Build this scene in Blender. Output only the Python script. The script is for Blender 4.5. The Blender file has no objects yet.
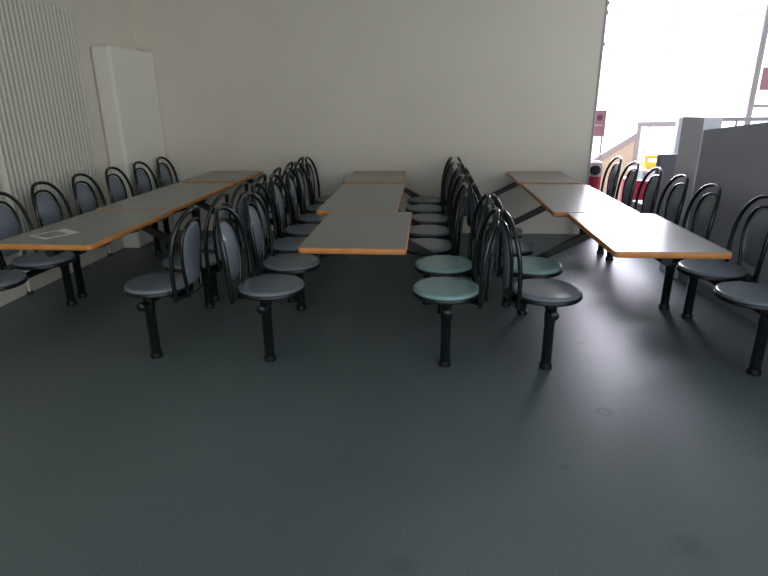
import bpy, bmesh, math
from mathutils import Vector, Matrix
PI = math.pi
SC = bpy.context.scene
C = SC.collection

# ------------------------------------------------------------------ materials
def mat(name, col, rough=.5, metal=0.0, spec=.5, noise=None, bump=None, coat=0.0):
    m = bpy.data.materials.new(name); m.use_nodes = True
    nt = m.node_tree; b = nt.nodes['Principled BSDF']
    b.inputs['Base Color'].default_value = (*col, 1)
    b.inputs['Roughness'].default_value = rough
    b.inputs['Metallic'].default_value = metal
    b.inputs['Specular IOR Level'].default_value = spec
    b.inputs['Coat Weight'].default_value = coat
    if noise or bump:
        tc = nt.nodes.new('ShaderNodeTexCoord')
    if noise:
        sc, amt, det = noise
        n = nt.nodes.new('ShaderNodeTexNoise'); n.inputs['Scale'].default_value = sc; n.inputs['Detail'].default_value = det
        nt.links.new(tc.outputs['Object'], n.inputs['Vector'])
        r = nt.nodes.new('ShaderNodeMapRange')
        r.inputs['From Min'].default_value = .3; r.inputs['From Max'].default_value = .7
        r.inputs['To Min'].default_value = 1 - amt; r.inputs['To Max'].default_value = 1 + amt
        nt.links.new(n.outputs['Fac'], r.inputs['Value'])
        v = nt.nodes.new('ShaderNodeVectorMath'); v.operation = 'SCALE'
        v.inputs[0].default_value = col
        nt.links.new(r.outputs['Result'], v.inputs['Scale'])
        nt.links.new(v.outputs['Vector'], b.inputs['Base Color'])
    if bump:
        sc, st = bump
        n2 = nt.nodes.new('ShaderNodeTexNoise'); n2.inputs['Scale'].default_value = sc; n2.inputs['Detail'].default_value = 4
        nt.links.new(tc.outputs['Object'], n2.inputs['Vector'])
        bp = nt.nodes.new('ShaderNodeBump'); bp.inputs['Strength'].default_value = st; bp.inputs['Distance'].default_value = .002
        nt.links.new(n2.outputs['Fac'], bp.inputs['Height'])
        nt.links.new(bp.outputs['Normal'], b.inputs['Normal'])
    return m

M = {}
M['wall'] = mat('wall_paint', (.69, .645, .545), .75, spec=.3, noise=(1.3, .025, 3), bump=(60, .25))
M['ceiling'] = mat('ceiling_paint', (.68, .68, .64), .85, spec=.2)
M['white'] = mat('white_enamel', (.61, .61, .505), .45, spec=.4)
M['skirt'] = mat('painted_boxing', (.785, .76, .655), .7, spec=.3)
M['laminate'] = mat('grey_laminate', (.195, .195, .178), .25, spec=.5, noise=(220, .06, 2))
M['wood'] = mat('beech_lipping', (.56, .23, .058), .38, spec=.45, noise=(14, .14, 4))
M['metal'] = mat('dark_green_powdercoat', (.005, .010, .0085), .17, spec=.5)
M['metal2'] = mat('black_powdercoat', (.006, .008, .009), .3, spec=.4)
M['vinyl'] = mat('slate_grey_vinyl', (.172, .202, .232), .25, spec=.38, noise=(160, .12, 3), bump=(420, .10))
M['vinyl_green'] = mat('pale_teal_vinyl', (.255, .42, .41), .27, spec=.42, noise=(160, .08, 3), bump=(420, .10))
M['partition'] = mat('grey_partition_laminate', (.405, .41, .475), .45, spec=.35, noise=(3, .03, 2))
M['partition2'] = mat('grey_post_laminate', (.70, .70, .76), .5, spec=.35)
M['curb'] = mat('grey_skirting', (.20, .215, .23), .5)
M['paper'] = mat('leaflet_paper', (.72, .72, .68), .6)
M['print'] = mat('leaflet_print', (.28, .28, .26), .6, noise=(38, .55, 5))
M['red'] = mat('red_vinyl', (.52, .025, .075), .4)
M['redsign'] = mat('dull_red_sign', (.46, .21, .25), .5)
M['signdark'] = mat('dark_emblem', (.16, .07, .12), .5)
M['signwhite'] = mat('white_print', (.8, .74, .74), .5)
M['yellow'] = mat('yellow_plastic', (.85, .50, .02), .4)
M['darkseat'] = mat('charcoal_purple_vinyl', (.085, .075, .095), .5)
M['lilac'] = mat('pale_grey_plastic', (.50, .44, .46), .5)
M['dark'] = mat('dark_liner', (.02, .015, .018), .6)
M['steel'] = mat('painted_steel_light', (.42, .37, .385), .45)
M['frame'] = mat('facade_white_steel', (.80, .80, .80), .5)
M['timber'] = mat('pale_timber', (.74, .57, .43), .55, noise=(6, .08, 3))
M['pale'] = mat('pale_tabletop', (.70, .68, .66), .35)
M['trim'] = mat('wall_end_trim', (.46, .42, .42), .6)

def glass():
    m = bpy.data.materials.new('clear_glass'); m.use_nodes = True
    nt = m.node_tree; nt.nodes.clear()
    o = nt.nodes.new('ShaderNodeOutputMaterial'); t = nt.nodes.new('ShaderNodeBsdfTransparent'); g = nt.nodes.new('ShaderNodeBsdfGlossy')
    g.inputs['Roughness'].default_value = .02; t.inputs['Color'].default_value = (.95, .97, .97, 1)
    mx = nt.nodes.new('ShaderNodeMixShader'); mx.inputs[0].default_value = .06
    nt.links.new(t.outputs[0], mx.inputs[1]); nt.links.new(g.outputs[0], mx.inputs[2]); nt.links.new(mx.outputs[0], o.inputs[0])
    return m
M['glass'] = glass()

def floor_mat():
    m = bpy.data.materials.new('blue_grey_sheet_vinyl'); m.use_nodes = True
    nt = m.node_tree; N = nt.nodes; L = nt.links; b = N['Principled BSDF']
    tc = N.new('ShaderNodeTexCoord')
    n = N.new('ShaderNodeTexNoise'); n.inputs['Scale'].default_value = 130; n.inputs['Detail'].default_value = 3
    L.new(tc.outputs['Object'], n.inputs['Vector'])
    r = N.new('ShaderNodeValToRGB')
    r.color_ramp.elements[0].position = .33; r.color_ramp.elements[0].color = (.100, .132, .134, 1)
    r.color_ramp.elements[1].position = .67; r.color_ramp.elements[1].color = (.145, .185, .188, 1)
    L.new(n.outputs['Fac'], r.inputs['Fac'])
    n2 = N.new('ShaderNodeTexNoise'); n2.inputs['Scale'].default_value = 1.1; n2.inputs['Detail'].default_value = 5
    L.new(tc.outputs['Object'], n2.inputs['Vector'])
    mr = N.new('ShaderNodeMapRange'); mr.inputs['From Min'].default_value = .3; mr.inputs['From Max'].default_value = .7
    mr.inputs['To Min'].default_value = .90; mr.inputs['To Max'].default_value = 1.08
    L.new(n2.outputs['Fac'], mr.inputs['Value'])
    sc = N.new('ShaderNodeVectorMath'); sc.operation = 'SCALE'
    L.new(r.outputs['Color'], sc.inputs[0]); L.new(mr.outputs['Result'], sc.inputs['Scale'])
    last = sc.outputs['Vector']
    # worn scuff marks, each at its own place on the floor: (x, y, outer radius, inner radius, strength)
    for (x, y, ro, ri, st) in [(.928, 2.574, .036, .018, .45), (.967, 1.668, .06, 0, .25), (-.07, 1.50, .05, 0, .25), (1.03, 3.44, .03, 0, .4), (.50, 3.02, .03, .015, .3), (.62, 2.10, .02, 0, .3)]:
        d = N.new('ShaderNodeVectorMath'); d.operation = 'DISTANCE'; d.inputs[1].default_value = (x, y, 0)
        nn = N.new('ShaderNodeTexNoise'); nn.inputs['Scale'].default_value = 25
        L.new(tc.outputs['Object'], nn.inputs['Vector']); L.new(tc.outputs['Object'], d.inputs[0])
        ad = N.new('ShaderNodeMath'); ad.operation = 'MULTIPLY_ADD'; ad.inputs[1].default_value = .03; L.new(nn.outputs['Fac'], ad.inputs[0]); L.new(d.outputs['Value'], ad.inputs[2])
        ra = N.new('ShaderNodeValToRGB'); e = ra.color_ramp.elements
        mp = N.new('ShaderNodeMapRange'); mp.inputs['From Min'].default_value = .015; mp.inputs['From Max'].default_value = .015 + ro * 1.5
        L.new(ad.outputs[0], mp.inputs['Value']); L.new(mp.outputs['Result'], ra.inputs['Fac'])
        if ri:
            e[0].position = .25; e[0].color = (.25, .25, .25, 1); e[1].position = 1; e[1].color = (0, 0, 0, 1)
            k = e.new(.6); k.color = (1, 1, 1, 1)
        else:
            e[0].position = .1; e[0].color = (1, 1, 1, 1); e[1].position = 1; e[1].color = (0, 0, 0, 1)
        s2 = N.new('ShaderNodeMapRange'); s2.inputs['To Min'].default_value = 1; s2.inputs['To Max'].default_value = 1 - st
        L.new(ra.outputs['Color'], s2.inputs['Value'])
        v = N.new('ShaderNodeVectorMath'); v.operation = 'SCALE'; L.new(last, v.inputs[0]); L.new(s2.outputs['Result'], v.inputs['Scale'])
        last = v.outputs['Vector']
    L.new(last, b.inputs['Base Color'])
    b.inputs['Roughness'].default_value = .45; b.inputs['Specular IOR Level'].default_value = .55
    bn = N.new('ShaderNodeTexNoise'); bn.inputs['Scale'].default_value = 260; bn.inputs['Detail'].default_value = 2
    L.new(tc.outputs['Object'], bn.inputs['Vector'])
    bp = N.new('ShaderNodeBump'); bp.inputs['Strength'].default_value = .12; bp.inputs['Distance'].default_value = .001
    L.new(bn.outputs['Fac'], bp.inputs['Height']); L.new(bp.outputs['Normal'], b.inputs['Normal'])
    return m
M['floor'] = floor_mat()

# ------------------------------------------------------------------ mesh helpers
def add_box(bm, x0, x1, y0, y1, z0, z1, bev=0, seg=2, mi=0):
    r = bmesh.ops.create_cube(bm, size=1)
    vs = r['verts']
    bmesh.ops.scale(bm, vec=(x1 - x0, y1 - y0, z1 - z0), verts=vs)
    bmesh.ops.translate(bm, vec=((x0 + x1) / 2, (y0 + y1) / 2, (z0 + z1) / 2), verts=vs)
    fs = {f for v in vs for f in v.link_faces}
    for f in fs: f.material_index = mi
    if bev:
        es = list({e for v in vs for e in v.link_edges})
        bmesh.ops.bevel(bm, geom=es, offset=bev, segments=seg, affect='EDGES', profile=.5)

def add_tube(bm, pts, rad, n=12, caps=True):
    pts = [Vector(p) for p in pts]
    rads = rad if isinstance(rad, (list, tuple)) else [rad] * len(pts)
    prev = None; rings = []
    for i, p in enumerate(pts):
        if i == 0: t = pts[1] - p
        elif i == len(pts) - 1: t = p - pts[-2]
        else: t = (pts[i + 1] - p).normalized() + (p - pts[i - 1]).normalized()
        t.normalize()
        if prev is None:
            a = Vector((0, 0, 1)) if abs(t.z) < .9 else Vector((1, 0, 0))
            u = (a - t * a.dot(t)).normalized()
        else:
            u = (prev - t * prev.dot(t)).normalized()
        prev = u; v = t.cross(u)
        rings.append([bm.verts.new(p + (u * math.cos(2 * PI * k / n) + v * math.sin(2 * PI * k / n)) * rads[i]) for k in range(n)])
    for a, b in zip(rings, rings[1:]):
        for k in range(n):
            bm.faces.new((a[k], a[(k + 1) % n], b[(k + 1) % n], b[k]))
    if caps:
        bm.faces.new(list(reversed(rings[0]))); bm.faces.new(rings[-1])

def add_lathe(bm, prof, cx=0, cy=0, n=40):
    rings = []
    for r, z in prof:
        if r < 1e-6: rings.append([bm.verts.new((cx, cy, z))])
        else: rings.append([bm.verts.new((cx + r * math.cos(2 * PI * k / n), cy + r * math.sin(2 * PI * k / n), z)) for k in range(n)])
    for a, b in zip(rings, rings[1:]):
        for k in range(n):
            k2 = (k + 1) % n
            if len(a) == 1 and len(b) == 1: continue
            if len(a) == 1: bm.faces.new((a[0], b[k2], b[k]))
            elif len(b) == 1: bm.faces.new((a[k], a[k2], b[0]))
            else: bm.faces.new((a[k], a[k2], b[k2], b[k]))

def add_bar(bm, p, q, w, h, bev=.004):
    """rectangular bar from p to q, w wide across, h deep in the upright direction"""
    p, q = Vector(p), Vector(q); d = q - p; L = d.length; t = d / L
    a = Vector((0, 0, 1)) if abs(t.z) < .95 else Vector((0, 1, 0))
    s = t.cross(a).normalized(); u = s.cross(t)
    b2 = bmesh.new(); add_box(b2, 0, L, -w / 2, w / 2, -h / 2, h / 2, bev)
    mm = Matrix(((t.x, -s.x, u.x, p.x), (t.y, -s.y, u.y, p.y), (t.z, -s.z, u.z, p.z), (0, 0, 0, 1)))
    bmesh.ops.transform(b2, matrix=mm, verts=b2.verts)
    tmp = bpy.data.meshes.new('tmp'); b2.to_mesh(tmp); b2.free(); bm.from_mesh(tmp); bpy.data.meshes.remove(tmp)

def add_prism(bm, outline, axis, lo, hi, bev=0):
    """extrude a closed 2-D outline along an axis ('x': outline is (y,z); 'y': (x,z); 'z': (x,y))"""
    def P(a, b, c): return {'x': (c, a, b), 'y': (a, c, b), 'z': (a, b, c)}[axis]
    A = [bm.verts.new(P(a, b, lo)) for a, b in outline]; B = [bm.verts.new(P(a, b, hi)) for a, b in outline]
    n = len(A); fs = [bm.faces.new(A), bm.faces.new(list(reversed(B)))]
    for k in range(n): fs.append(bm.faces.new((A[k], B[k], B[(k + 1) % n], A[(k + 1) % n])))
    if bev:
        bmesh.ops.bevel(bm, geom=list({e for f in fs for e in f.edges}), offset=bev, segments=2, affect='EDGES', profile=.5)

def spline(pts, sub=6):
    pts = [Vector(p) for p in pts]; out = []
    for i in range(len(pts) - 1):
        p0 = pts[i - 1] if i else pts[0] * 2 - pts[1]; p1 = pts[i]; p2 = pts[i + 1]
        p3 = pts[i + 2] if i + 2 < len(pts) else pts[-1] * 2 - pts[-2]
        for k in range(sub):
            t = k / sub
            out.append(.5 * ((2 * p1) + (p2 - p0) * t + (2 * p0 - 5 * p1 + 4 * p2 - p3) * t * t + (3 * p1 - p0 - 3 * p2 + p3) * t ** 3))
    out.append(pts[-1]); return out

def obj(name, bm, mats, parent=None, smooth=None, loc=None):
    bmesh.ops.recalc_face_normals(bm, faces=bm.faces)
    me = bpy.data.meshes.new(name); bm.to_mesh(me); bm.free()
    for m in (mats if isinstance(mats, list) else [mats]): me.materials.append(m)
    if smooth:
        me.set_sharp_from_angle(angle=math.radians(smooth)) if hasattr(me, 'set_sharp_from_angle') else None
        for p in me.polygons: p.use_smooth = True
    o = bpy.data.objects.new(name, me); C.objects.link(o)
    if loc: o.location = loc
    if parent: o.parent = parent
    return o

def tag(o, label, cat, group=None, kind=None):
    o['label'] = label; o['category'] = cat
    if group: o['group'] = group
    if kind: o['kind'] = kind
    return o

def thing(name, label, cat, loc=(0, 0, 0), rz=0, group=None):
    o = bpy.data.objects.new(name, None); C.objects.link(o); o.empty_display_size = .1
    o.location = loc; o.rotation_euler = (0, 0, rz)
    return tag(o, label, cat, group)

def struct(name, bm, m, label, cat, smooth=None, parent=None):
    o = obj(name, bm, m, parent, smooth); o['kind'] = 'structure'
    if not parent: o['label'] = label; o['category'] = cat
    return o

def copy_tree(o, parent=None):
    c = o.copy(); C.objects.link(c)
    if parent: c.parent = parent
    for ch in o.children: copy_tree(ch, c)
    return c

# ------------------------------------------------------------------ the room
WX0, WX1, WY = -3.39, 1.847, 6.66
CEIL = 3.05
b = bmesh.new(); add_box(b, -3.6, 14.0, -4.2, 15.0, -.12, 0)
struct('floor', b, M['floor'], 'blue-grey speckled sheet vinyl floor', 'floor')
b = bmesh.new(); add_box(b, WX0 - .15, WX1, WY, WY + .16, 0, CEIL)
struct('wall_back', b, M['wall'], 'plain off-white back wall behind the three rows of tables', 'wall')
b = bmesh.new(); add_box(b, WX0 - .15, WX0, -4.2, WY, 0, CEIL)
struct('wall_left', b, M['wall'], 'off-white left wall behind the ribbed radiator', 'wall')
b = bmesh.new(); add_box(b, WX0 - .15, 3.0, -4.2, WY + .16, CEIL, CEIL + .15)
struct('ceiling', b, M['ceiling'], 'white ceiling above the table rows', 'ceiling')
b = bmesh.new(); add_box(b, 3.0, 14.0, -4.2, 9.4, 4.7, 4.85)  # opaque slab out of view, added to cut overhead sky light in the hall
struct('shade_slab', b, M['ceiling'], 'unseen slab added over the glazed hall to cut light from above', 'shade_slab')
# end trim of the back wall with its small fixings
b = bmesh.new(); add_box(b, WX1, WX1 + .018, WY - .012, WY + .172, 0, CEIL, .003)
for z in (2.50, 2.41, 2.10): add_box(b, WX1 + .016, WX1 + .034, WY - .012, WY + .03, z - .02, z + .02, .004)
struct('trim_1', b, M['trim'], 'narrow grey trim on the free end of the back wall', 'trim')
# boxed chase in the corner
b = bmesh.new(); add_box(b, WX0, -3.185, 5.71, WY, 0, 2.09, .035, 5)
struct('trim_2', b, M['skirt'], 'white boxed chase in the corner left of the back wall', 'boxing')

# partition on the right: low grey wall whose coping rises towards the viewer
pa, pb = Vector((2.276, 4.68)), Vector((2.357, 4.008))
pd = (pb - pa).normalized(); pn = Vector((-pd.y, pd.x))      # pn points away from the room (+x)
if pn.x < 0: pn = -pn
def ppt(y, off=0):
    t = (y - pa.y) / pd.y; q = pa + pd * t + pn * off; return q
def part_wall(bm, y0, y1, off0, off1, zl0, zl1, zt0, zt1):
    v = []
    for y, zt, zl in ((y0, zt0, zl0), (y1, zt1, zl1)):
        for off in (off0, off1):
            q = ppt(y, off); v.append(bm.verts.new((q.x, q.y, zl))); v.append(bm.verts.new((q.x, q.y, zt)))
    for idx in ((0, 1, 3, 2), (4, 6, 7, 5), (0, 4, 5, 1), (2, 3, 7, 6), (1, 5, 7, 3), (0, 2, 6, 4)): bm.faces.new([v[i] for i in idx])
b = bmesh.new(); part_wall(b, 4.89, 1.6, 0, .10, 0, 0, 1.288, 1.288 + .122 * 3.29)
wr = struct('wall_right', b, M['partition'], 'dark grey low partition on the right with a sloping top edge', 'partition')
b = bmesh.new(); part_wall(b, 4.885, 1.6, -.012, 0, 0, 0, .085, .085)
struct('baseboard_right', b, M['curb'], 'grey skirting strip along the foot of the right partition', 'skirting')
b = bmesh.new(); part_wall(b, 5.20, 4.89, -.015, .14, 0, 0, 1.385, 1.385)
struct('trim_3', b, M['partition2'], 'lighter grey upright panel at the far end of the right partition', 'panel')

# ------------------------------------------------------------------ radiator on the left wall
t = thing('radiator', 'tall white ribbed vertical radiator on the left wall', 'radiator', (WX0, 4.79, 0))
b = bmesh.new()
y = -.64
NR = 23; pitch = 1.28 / NR
for k in range(NR):
    yy = -.64 + (k + .5) * pitch
    prof = [(.036 + .026 * math.sin(PI * (i / 8)) ** .7, yy - pitch * .31 + pitch * .62 * i / 8) for i in range(9)]
    out = [(.015, yy - pitch * .31)] + prof[0:] + [(.015, yy + pitch * .31)]
    add_prism(b, [(x_, y_) for x_, y_ in out], 'z', .20, 2.36)
obj('rib_panel', b, M['white'], t, 40)
b = bmesh.new(); add_box(b, .012, .020, -.64, .64, .19, 2.37, .002); obj('back_plate', b, M['white'], t)
for s in (-1, 1):
    b = bmesh.new(); add_tube(b, [(.035, s * .62, .21), (.035, s * .62, .0)], .014)
    add_box(b, .01, .06, s * .62 - .025, s * .62 + .025, .10, .15, .005)
    p = obj('pipe', b, M['white'], t, 40)
    b = bmesh.new(); add_tube(b, [(.035, s * .62, .03), (.035, s * .62, 0)], .024); obj('pipe_collar', b, M['dark'], p, 40)
for yy in (-.45, .45):
    for zz in (.5, 2.0):
        b = bmesh.new(); add_box(b, .003, .0125, yy - .03, yy + .03, zz - .04, zz + .04); obj('wall_bracket', b, M['white'], t)

# ------------------------------------------------------------------ chair prototype (faces local +x, hoop back at -x)
SEAT_Z = .462
def padx(y, z): return -.247 - .046 * max(0, (z - .39) / .53) ** 1.6 + 1.2 * y * y
def backx(y, z): return -.238 - .046 * max(0, (z - .39) / .53) ** 1.6 + 1.3 * y * y

def seat_bm():
    b = bmesh.new()
    prof = [(0, SEAT_Z)]
    for i in range(1, 8): r = .19 * i / 7; prof.append((r, SEAT_Z - .004 * (r / .19) ** 2))
    for i in range(1, 7):
        a = PI / 2 * i / 6; prof.append((.188 + .017 * math.sin(a), SEAT_Z - .020 + .016 * math.cos(a)))
    prof += [(.203, SEAT_Z - .026), (0, SEAT_Z - .026)]
    add_lathe(b, prof, n=56); return b
def pan_bm():
    b = bmesh.new()
    add_lathe(b, [(0, SEAT_Z - .0255), (.206, SEAT_Z - .0255), (.209, SEAT_Z - .030), (.209, SEAT_Z - .046), (.203, SEAT_Z - .052), (.12, SEAT_Z - .056), (0, SEAT_Z - .056)], n=56); return b
def outer_half():
    P = [(.184, .388), (.191, .47), (.197, .57), (.196, .67), (.184, .765), (.155, .845), (.108, .898), (.056, .919), (0, .925)]
    L_ = [(backx(y, z), y, z) for y, z in P]; R_ = [(backx(y, z), -y, z) for y, z in reversed(P[:-1])]
    return spline(L_ + R_, 5)
def inner_half():
    P = [(.099, .392), (.112, .48), (.129, .58), (.137, .67), (.132, .745), (.111, .808), (.071, .846), (0, .860)]
    L_ = [(padx(y, z) + .0, y, z) for y, z in P]; R_ = [(padx(y, z), -y, z) for y, z in reversed(P[:-1])]
    return spline(L_ + R_, 5)
def pad_bm():
    # oval upholstered pad filling the inner hoop, domed on the front and flatter on the back
    b = bmesh.new()
    P = [(.0, .466), (.066, .470), (.092, .490), (.106, .54), (.119, .60), (.126, .66), (.123, .72), (.108, .778), (.079, .818), (.040, .838), (0, .845)]
    half = spline([(0, y, z) for y, z in P], 4)
    loop = [(v.y, v.z) for v in half] + [(-v.y, v.z) for v in reversed(half[1:-1])]
    cz = .655
    rings = []
    def ring(s, dx): return [b.verts.new((padx(y * s, cz + (z - cz) * s) + dx, y * s, cz + (z - cz) * s)) for y, z in loop]
    seq = [(q, .042 * (1 - q * q) + .004) for q in (.08, .2, .35, .5, .64, .76, .86, .93, .98)] + [(1, 0), (.97, -.005), (.9, -.008), (.6, -.010), (.25, -.010)]
    for s, dx in seq: rings.append(ring(s, dx))
    n = len(loop)
    for A, B in zip(rings, rings[1:]):
        for k in range(n): b.faces.new((A[k], A[(k + 1) % n], B[(k + 1) % n], B[k]))
    b.faces.new(rings[0]); b.faces.new(list(reversed(rings[-1])))
    return b
def bracket_bm():
    b = bmesh.new()
    # flat curved yoke below the pan that carries the four hoop ends
    zi, zo = SEAT_Z - .066, SEAT_Z - .0565
    ys = [-.190 + .38 * i / 16 for i in range(17)]
    front = [(-.06 - .0 * y, y * .35) for y in ys]
    back = [(min(backx(y, .40), padx(y, .40)) - .004, y) for y in ys]
    add_prism(b, front + list(reversed(back)), 'z', zi, zo, 0)
    add_box(b, -.10, .07, -.05, .05, SEAT_Z - .066, SEAT_Z - .056, .003)
    return b
def pedestal_bm():
    b = bmesh.new()
    add_lathe(b, [(0, 0.004), (.0305, .004), (.0305, .300), (.0335, .304), (.0335, .338), (0, .338)], n=24); return b
def foot_bm():
    b = bmesh.new()
    add_lathe(b, [(.0302, 0), (.0375, 0), (.0375, .024), (.036, .031), (.032, .034), (.0302, .034)], n=24); return b

def make_chair(vinyl, name='pedestal_chair'):
    r = thing(name, 'x', 'chair')
    s = obj('seat', seat_bm(), vinyl, r, 50)
    obj('seat_pan', pan_bm(), M['metal2'], s, 40)
    p = obj('backrest', pad_bm(), M['vinyl'], r, 60)
    b = bmesh.new(); add_tube(b, inner_half(), .0105, 10); obj('pad_frame', b, M['metal'], p, 50)
    b = bmesh.new(); add_tube(b, outer_half(), .0135, 12); obj('back_hoop', b, M['metal'], r, 50)
    obj('back_bracket', bracket_bm(), M['metal2'], r)
    q = obj('pedestal', pedestal_bm(), M['metal'], r, 40)
    obj('foot_collar', foot_bm(), M['metal2'], q, 40)
    return r
grey0 = make_chair(M['vinyl'])
green0 = make_chair(M['vinyl_green'])
used = set()

S0, DS = 3.218, .53
seatY = [S0 + DS * i for i in range(7)]
postY = [3.065, 3.955, 4.14, None, 5.51, 5.755, 6.51]
unit = [0, 0, 1, 1, 1, 2, 2]
CX = [[-2.270, -2.295, -2.300], [-.424, -.5385, -.575], [1.325, 1.2327, 1.2143]]
SO = [.565, .545, .600]
def SOF(r, u, sd):
    if (r, sd) == (0, -1): return .576 if u < 2 else .566
    return SO[r]
TY = [(2.978, 4.080), (4.094, 5.565), (5.675, 6.622)]
TW = .619
TZ = .75
ORD = ['nearest', 'second', 'third', 'fourth', 'fifth', 'sixth', 'farthest']
ROWN = ['left', 'middle', 'right']
def chair_label(r, s, sd, green):
    colr = 'pale green' if green else 'slate grey'
    o = ORD[s]
    where = {(0, -1): 'left row beside the left wall', (0, 1): 'right side of the left table row',
             (1, -1): 'left side of the middle table row', (1, 1): 'right side of the middle table row',
             (2, -1): 'left side of the right table row', (2, 1): 'right row beside the grey partition'}[(r, sd)]
    if s == 0: w = 'frontmost'
    elif s == 6: w = 'by back wall'
    else: w = '%s from front' % o
    return 'hoop-back chair with %s seat, %s, %s' % (colr, where, w)
GREEN = {(1, 0, 1), (1, 1, 1), (2, 1, -1)}
for r in range(3):
    for sd in (-1, 1):
        for s in range(7):
            g = (r, s, sd) in GREEN
            proto = green0 if g else grey0
            o = proto if proto not in used else copy_tree(proto)
            used.add(proto)
            u = unit[s]; rz = 0 if sd < 0 else PI
            o.location = (CX[r][u] + sd * SOF(r, u, sd), seatY[s], 0); o.rotation_euler = (0, 0, rz)
            o['label'] = chair_label(r, s, sd, g)
            o['group'] = 'hoop-back chairs fixed along the %s table row' % ROWN[r]
            for ch in list(o.children):
                if ch.name.startswith('pedestal'):
                    if postY[s] is None:
                        for gch in list(ch.children): bpy.data.objects.remove(gch)
                        bpy.data.objects.remove(ch)
                    else:
                        dy = postY[s] - seatY[s]; ch.location = (0, dy if sd < 0 else -dy, 0)

# ------------------------------------------------------------------ tables
TLAB = {(0, 0): 'grey orange-edged table with a leaflet on it, front of the left row', (0, 1): 'grey orange-edged long middle table of the left row',
        (0, 2): 'grey orange-edged table against the back wall in the left row', (1, 0): 'grey orange-edged table at the front of the middle row, jutting right',
        (1, 1): 'grey orange-edged long middle table of the middle row', (1, 2): 'grey orange-edged table against the back wall in the middle row',
        (2, 0): 'table catching white window glare, front of the right row', (2, 1): 'long middle table of the right row, half in window glare',
        (2, 2): 'grey table against the back wall in the right row'}
def rrect(hx, hy, rad, n=6):
    pts = []
    for cx, cy, a0 in ((hx - rad, hy - rad, 0), (-hx + rad, hy - rad, PI / 2), (-hx + rad, -hy + rad, PI), (hx - rad, -hy + rad, 3 * PI / 2)):
        for i in range(n + 1):
            a = a0 + PI / 2 * i / n; pts.append((cx + rad * math.cos(a), cy + rad * math.sin(a)))
    return pts
beamY = [(2.972, 4.015), (4.08, 5.57), (5.695, 6.625)]
armY = [3.985, 5.07, 6.63]
for r in range(3):
    for u in range(3):
        y0, y1 = TY[u]; cy = (y0 + y1) / 2; hy = (y1 - y0) / 2; hx = TW / 2
        t = thing('canteen_table', TLAB[(r, u)], 'table', (CX[r][u], cy, 0), 0, 'fixed tables of the %s row' % ROWN[r])
        b = bmesh.new(); add_prism(b, rrect(hx - .004, hy - .004, .022), 'z', TZ - .034, TZ)
        top = obj('tabletop', b, M['laminate'], t)
        # solid timber lipping with a bull-nosed profile round the top
        b = bmesh.new(); lp = []
        prof = [(-.0045, TZ + .0003), (.000, TZ - .001), (.003, TZ - .005), (.0045, TZ - .012), (.0045, TZ - .024), (.002, TZ - .032), (-.003, TZ - .0355), (-.012, TZ - .0355)]
        rings = [[b.verts.new((x, y, z)) for x, y in rrect(hx - .004 + d, hy - .004 + d, max(.022 + d, .004))] for d, z in prof]
        n = len(rings[0])
        for A, B in zip(rings, rings[1:]):
            for k in range(n): b.faces.new((A[k], A[(k + 1) % n], B[(k + 1) % n], B[k]))
        obj('edge_lipping', b, M['wood'], top, 50)
        # spine tube under the top
        b = bmesh.new(); add_tube(b, [(0, -hy + .07, TZ - .066), (0, hy - .07, TZ - .066)], .03, 16)
        for yy in (-hy * .6, hy * .6): add_box(b, -.14, .14, yy - .03, yy + .03, TZ - .042, TZ - .0345)
        obj('spine_tube', b, M['metal2'], t, 40)
        for sd in (-1, 1):
            bx = sd * SOF(r, u, sd)
            ya, yb = beamY[u][0] - cy, beamY[u][1] - cy
            b = bmesh.new(); add_tube(b, [(bx, ya, .3705), (bx, yb, .3705)], .024, 16)
            for pY in [q - cy for q, uu in zip(postY, unit) if q and uu == u]: add_tube(b, [(bx, pY, .341), (bx, pY, .401)], .0335, 20)
            bo = obj('seat_beam', b, M['metal2'], t, 40)
            for yy, d in ((ya, -1), (yb, 1)):
                b = bmesh.new(); add_tube(b, [(bx, yy + d * q, .374) for q in (-.02, -.016, .012, .018)], [.022, .0255, .0255, .018], 18)
                obj('end_cap', b, M['metal2'], bo, 40)
            b = bmesh.new(); yy = armY[u] - cy
            add_bar(b, (bx, yy, .385), (sd * .02, yy, TZ - .062), .04, .055, .006)
            obj('support_arm', b, M['metal2'], t)

# ------------------------------------------------------------------ leaflet on the left table
cs = [Vector((-2.488, 3.186)), Vector((-2.325, 3.103)), Vector((-2.222, 3.295)), Vector((-2.386, 3.39))]
cen = sum(cs, Vector((0, 0))) / 4
b = bmesh.new()
add_prism(b, [(p.x - cen.x, p.y - cen.y) for p in cs], 'z', 0, .0015)
def lerp2(u, v): return cs[0].lerp(cs[1], u).lerp(cs[3].lerp(cs[2], u), v) - cen
for (u0, u1, v0, v1) in ((.12, .90, .08, .72),):
    f = b.faces.new([b.verts.new((*lerp2(u, v), .0019)) for u, v in ((u0, v0), (u1, v0), (u1, v1), (u0, v1))]); f.material_index = 1
lf = obj('leaflet', b, [M['paper'], M['print']], loc=(cen.x, cen.y, TZ + .0006))
tag(lf, 'printed leaflet lying on the front table of the left row', 'leaflet')

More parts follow.
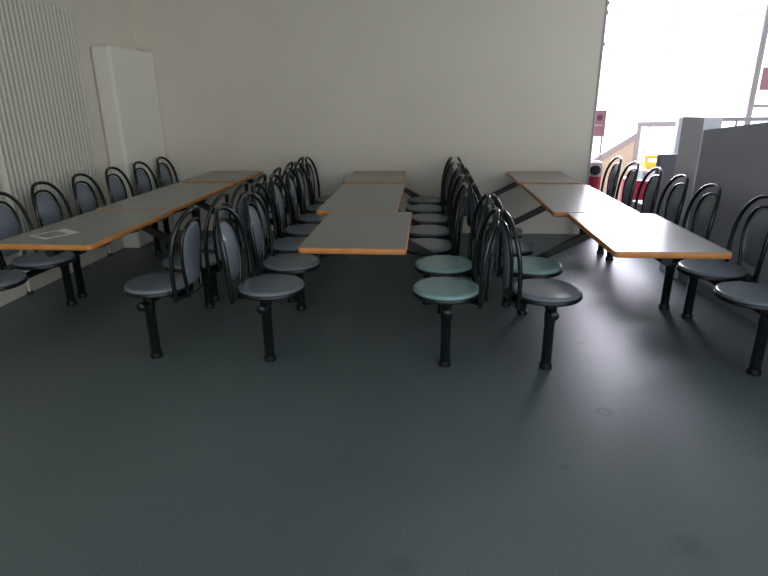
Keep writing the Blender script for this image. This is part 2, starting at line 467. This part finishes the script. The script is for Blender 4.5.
# ------------------------------------------------------------------ beyond the opening
# sign on a thin pole and a bin beside the wall end
t = thing('pole_sign', 'small dull red sign on a thin pole beside the back wall end', 'sign', (1.99, 6.86, 0))
b = bmesh.new(); add_tube(b, [(.032, .0115, .01), (.032, .0115, 1.42)], .010); obj('pole', b, M['steel'], t, 40)
b = bmesh.new(); add_lathe(b, [(0, 0), (.05, 0), (.05, .008), (.02, .016), (0, .016)], .032, .0115, 24); obj('base', b, M['steel'], t, 40)
b = bmesh.new(); add_box(b, -.085, .05, -.008, .0, 1.125, 1.415, .002); sp = obj('sign_panel', b, M['redsign'], t)
b = bmesh.new(); add_tube(b, [(-.022, -.010, 1.335), (-.022, -.008, 1.335)], .035, 24); obj('emblem', b, M['signdark'], sp)
b = bmesh.new(); add_box(b, -.07, .015, -.010, -.008, 1.245, 1.255); obj('stripe', b, M['signwhite'], sp)

t = thing('litter_bin', 'red and pale litter bin with a dark oval mouth by the wall end', 'bin', (1.950, 6.74, 0))
b = bmesh.new(); add_lathe(b, [(0, 0), (.066, 0), (.072, .02), (.075, .68), (0, .68)], n=32); obj('body', b, M['red'], t, 40)
b = bmesh.new(); add_lathe(b, [(.076, .68), (.079, .69), (.079, .80), (.07, .84), (.04, .855), (0, .858)], n=32); hd = obj('hood', b, M['lilac'], t, 40)
b = bmesh.new()
R_ = .0815
def on_hood(u, v): return (R_ * math.sin(u), -R_ * math.cos(u), v)
rim = [b.verts.new(on_hood(-.22 + .80 * math.cos(2 * PI * k / 28), .755 + .055 * math.sin(2 * PI * k / 28))) for k in range(28)]
mid = [b.verts.new(on_hood(-.22 + .40 * math.cos(2 * PI * k / 28), .755 + .027 * math.sin(2 * PI * k / 28))) for k in range(28)]
c0 = b.verts.new(on_hood(-.22, .755))
for k in range(28):
    b.faces.new((rim[k], rim[(k + 1) % 28], mid[(k + 1) % 28], mid[k])); b.faces.new((c0, mid[k], mid[(k + 1) % 28]))
obj('mouth', b, M['dark'], hd)

# red tub chairs and a pale table
def tub(x, y, rz, lab):
    t = thing('tub_chair', lab, 'armchair', (x, y, 0), rz)
    b = bmesh.new(); add_box(b, -.15, .15, -.17, .17, .18, .42, .03, 3); obj('seat', b, M['red'], t, 40)
    b = bmesh.new()
    outer = [(.25 * math.cos(a), .26 * math.sin(a)) for a in [math.radians(-55 - 250 * k / 20) for k in range(21)]]
    inner = [(.19 * math.cos(a), .20 * math.sin(a)) for a in [math.radians(-55 - 250 * k / 20) for k in range(21)]]
    add_prism(b, outer + list(reversed(inner)), 'z', .12, .61, .012); obj('backrest', b, M['red'], t, 40)
    for sx in (-.13, .13):
        for sy in (-.14, .14):
            b = bmesh.new(); add_tube(b, [(sx, sy, .20), (sx * 1.08, sy * 1.08, 0)], .012, 8); obj('leg', b, M['dark'], t, 40)
    return t
tub(2.67, 7.10, PI * .35, 'bright red tub chair seen between chair backs beyond the right table row')
t = thing('cafe_table', 'small pale cafe table behind the red tub chair', 'table', (2.885, 7.70, 0))
b = bmesh.new(); add_lathe(b, [(0, .635), (.24, .635), (.245, .65), (.24, .665), (0, .665)], n=40); obj('tabletop', b, M['pale'], t, 40)
b = bmesh.new(); add_tube(b, [(0, 0, .64), (0, 0, .02)], .03, 16); obj('column', b, M['steel'], t, 40)
b = bmesh.new(); add_lathe(b, [(0, 0), (.19, 0), (.19, .012), (.04, .03), (0, .03)], n=32); obj('base', b, M['steel'], t, 40)

# yellow carry caddy with a hand hole, standing on the pale table
t = thing('carry_caddy', 'small yellow carry caddy with a hand hole on the pale cafe table', 'caddy', (2.955, 7.70, .667), -.1)
b = bmesh.new()
for (x0, x1, z0, z1) in ((-.10, -.06, .0, .165), (.06, .10, .0, .165), (-.06, .06, .125, .165), (-.06, .06, .0, .055)):
    add_box(b, x0, x1, -.008, .008, z0, z1)
obj('handle_panel', b, M['yellow'], t)
b = bmesh.new(); add_box(b, -.10, .10, -.07, .07, .001, .012)
for sy in (-1, 1): add_box(b, -.10, .10, sy * .066 - .004, sy * .066 + .004, .012, .07)
for sx in (-1, 1): add_box(b, sx * .097 - .004, sx * .097 + .004, -.062, .062, .012, .07)
obj('tray', b, M['yellow'], t)

# dark high-backed seat beside the partition end
t = thing('high_back_seat', 'dark purple-grey high-backed seat beyond the partition end', 'seat', (2.565, 6.02, 0), math.radians(6))
b = bmesh.new(); add_box(b, -.21, .21, -.03, .04, .36, .995, .012, 3); obj('backrest', b, M['darkseat'], t, 40)
b = bmesh.new(); add_box(b, -.21, .21, .03, .46, .34, .45, .02, 3); obj('seat', b, M['darkseat'], t, 40)
b = bmesh.new(); add_box(b, -.20, .20, -.02, .44, 0, .35, .004); obj('plinth', b, M['curb'], t)

# stair balustrade
t = thing('stair_balustrade', 'pale stair balustrade descending left beyond the opening', 'balustrade', (3.04, 8.6, 0))
b = bmesh.new(); add_box(b, -.035, .80, -.03, .03, 1.155, 1.225, .006); obj('top_rail', b, M['steel'], t)
b = bmesh.new(); add_box(b, -.035, .03, -.028, .028, 0, 1.16, .004); obj('newel_post', b, M['steel'], t)
b = bmesh.new(); add_box(b, .53, .575, -.022, .022, 0, 1.16, .004); obj('post', b, M['steel'], t)
b = bmesh.new(); add_bar(b, (-.02, 0, 1.03), (-.95, 0, .42), .05, .085); obj('sloping_rail', b, M['steel'], t)
b = bmesh.new(); add_prism(b, [(-.03, 0), (-.03, .98), (-.95, .38), (-.95, 0)], 'y', -.012, .012); obj('side_panel', b, M['timber'], t)
b = bmesh.new(); add_box(b, -1.0, -.945, -.028, .028, 0, .60, .004); obj('newel_post', b, M['steel'], t)
b = bmesh.new(); add_box(b, .03, .53, -.004, .004, .08, 1.155); obj('infill_glass', b, M['glass'], t)

# counter rail behind the partition
t = thing('rail_screen', 'pale rail on posts behind the sloping top of the right partition', 'railing', (3.0, 6.7, 0))
b = bmesh.new(); add_box(b, .10, 2.6, -.03, .03, 1.295, 1.335, .004); obj('top_rail', b, M['steel'], t)
b = bmesh.new(); add_box(b, -.22, .12, -.04, .04, 0, 1.335, .004); obj('end_panel', b, M['partition2'], t)
for x in (.19, .41, 1.1, 1.8, 2.5):
    w = .035 if x < .3 else .010
    b = bmesh.new(); add_box(b, x - w, x + w, -.018, .018, 0, 1.297, .003); obj('post', b, M['steel'], t)

# slanting post with a red sign at the right edge
t = thing('sign_post', 'grey post with a red sign at the far right edge', 'sign', (3.66, 6.95, 0))
b = bmesh.new(); add_tube(b, [(0, 0, 0), (0, 0, 2.5)], .034, 16); obj('post', b, M['steel'], t, 40)
b = bmesh.new(); add_box(b, .042, .42, -.045, -.03, 1.62, 1.86, .003); obj('sign_panel', b, M['redsign'], t)
b = bmesh.new(); add_box(b, .0, .9, -.015, .015, 1.435, 1.465, .003); obj('cross_bar', b, M['steel'], t)

# glazed facade: white steel frame, panes, leaning column
b = bmesh.new()
FY = 9.36
for z in (1.545, 2.69, 4.6): add_box(b, 0, 13.9, FY - .03, FY + .03, z - .007, z + .007)
for x in (0, 1.75, 5.5, 9.6, 13.85): add_box(b, x - .02, x + .02, FY - .03, FY + .03, 0, 4.6)
for k in range(8): add_box(b, 1.76, 3.3, FY - .10, FY - .085, .74 + k * .09, .745 + k * .09)
w1 = struct('window_1', b, M['frame'], 'blown-out glazed facade with pale steel frame beyond the hall', 'window')
b = bmesh.new(); add_box(b, 0, 13.9, FY - .004, FY + .004, 0, 4.6); struct('pane', b, M['glass'], '', '', parent=w1)
t = thing('leaning_column', 'thin pale steel column leaning before the bright glazing', 'column', (3.295, 9.22, 0))
b = bmesh.new(); add_tube(b, [(0, 0, 0), (.395, 0, 4.2)], .026, 14); obj('shaft', b, M['frame'], t, 40)
b = bmesh.new(); add_box(b, -.08, .08, -.08, .08, 0, .015); obj('base_plate', b, M['frame'], t)

# ------------------------------------------------------------------ light: overcast daylight through the hall
def sky_nodes(nt, bg, base=2.2, peak=2.0, az=14, el=12, n=45, peak2=.6, az2=38, el2=15, n2=9):
    # hazy overcast sky, brighter round the veiled sun low behind the back wall's free end
    tc = nt.nodes.new('ShaderNodeTexCoord')
    d = nt.nodes.new('ShaderNodeVectorMath'); d.operation = 'DOT_PRODUCT'
    a, e = math.radians(az), math.radians(el)
    d.inputs[1].default_value = (math.sin(a) * math.cos(e), math.cos(a) * math.cos(e), math.sin(e))
    nt.links.new(tc.outputs['Generated'], d.inputs[0])
    mx = nt.nodes.new('ShaderNodeMath'); mx.operation = 'MAXIMUM'; mx.inputs[1].default_value = 0; nt.links.new(d.outputs['Value'], mx.inputs[0])
    pw = nt.nodes.new('ShaderNodeMath'); pw.operation = 'POWER'; pw.inputs[1].default_value = n; nt.links.new(mx.outputs[0], pw.inputs[0])
    ma = nt.nodes.new('ShaderNodeMath'); ma.operation = 'MULTIPLY_ADD'; ma.inputs[1].default_value = peak; ma.inputs[2].default_value = base
    a, e = math.radians(az2), math.radians(el2)
    d2 = nt.nodes.new('ShaderNodeVectorMath'); d2.operation = 'DOT_PRODUCT'
    d2.inputs[1].default_value = (math.sin(a) * math.cos(e), math.cos(a) * math.cos(e), math.sin(e)); nt.links.new(tc.outputs['Generated'], d2.inputs[0])
    m2 = nt.nodes.new('ShaderNodeMath'); m2.operation = 'MAXIMUM'; m2.inputs[1].default_value = 0; nt.links.new(d2.outputs['Value'], m2.inputs[0])
    p2 = nt.nodes.new('ShaderNodeMath'); p2.operation = 'POWER'; p2.inputs[1].default_value = n2; nt.links.new(m2.outputs[0], p2.inputs[0])
    a2 = nt.nodes.new('ShaderNodeMath'); a2.operation = 'MULTIPLY_ADD'; a2.inputs[1].default_value = peak2; a2.inputs[2].default_value = base
    nt.links.new(p2.outputs[0], a2.inputs[0]); nt.links.new(a2.outputs[0], ma.inputs[2])
    nt.links.new(pw.outputs[0], ma.inputs[0]); nt.links.new(ma.outputs[0], bg.inputs['Strength'])
w = bpy.data.worlds.new('overcast'); SC.world = w; w.use_nodes = True
bg = w.node_tree.nodes['Background']; bg.inputs['Color'].default_value = (.935, .98, 1.06, 1); bg.inputs['Strength'].default_value = 1.0
sky_nodes(w.node_tree, bg)
w.cycles.sampling_method = 'AUTOMATIC'

# the brightest bay of glazing, just beyond the stair, throws most of the glare into the room
def daylight(x0, x1, z0, z1, rad):
    al = bpy.data.lights.new('glazing_daylight', 'AREA'); al.shape = 'RECTANGLE'; al.size = x1 - x0; al.size_y = z1 - z0
    al.energy = rad * PI * al.size * al.size_y; al.color = (1.0, .925, 1.09)
    ao = bpy.data.objects.new('glazing_daylight', al); C.objects.link(ao)
    ao.location = ((x0 + x1) / 2, 9.4, (z0 + z1) / 2); ao.rotation_euler = (-PI / 2, 0, 0)
daylight(1.9, 3.65, 1.0, 2.2, 42)
daylight(1.9, 3.65, 2.2, 3.4, 33)
daylight(3.9, 5.3, 1.25, 2.1, 16)

# ------------------------------------------------------------------ camera
f, pi_, ya, ro, h = 550.8155, .3263, .081, -.0081, 1.5299
cp, sp_, cy_, sy_ = math.cos(pi_), math.sin(pi_), math.cos(ya), math.sin(ya)
fw = Vector((-sy_ * cp, cy_ * cp, -sp_)); ri = Vector((cy_, sy_, 0)); up = ri.cross(fw)
r2 = ri * math.cos(ro) + up * math.sin(ro); u2 = -ri * math.sin(ro) + up * math.cos(ro)
cam = bpy.data.cameras.new('camera'); co = bpy.data.objects.new('camera', cam); C.objects.link(co)
cam.sensor_fit = 'HORIZONTAL'; cam.sensor_width = 36; cam.lens = f / 768 * 36; cam.clip_start = .05; cam.clip_end = 200
co.matrix_world = Matrix(((r2.x, u2.x, -fw.x, 0), (r2.y, u2.y, -fw.y, 0), (r2.z, u2.z, -fw.z, h), (0, 0, 0, 1)))
SC.camera = co
SC.view_settings.view_transform = 'Standard'; SC.view_settings.look = 'None'
SC.view_settings.gamma = 1; SC.view_settings.use_curve_mapping = False
SC.view_settings.exposure = 0.0
SC.cycles.use_denoising = True
SC.cycles.max_bounces = 10; SC.cycles.diffuse_bounces = 6
SC.cycles.sample_clamp_indirect = 8
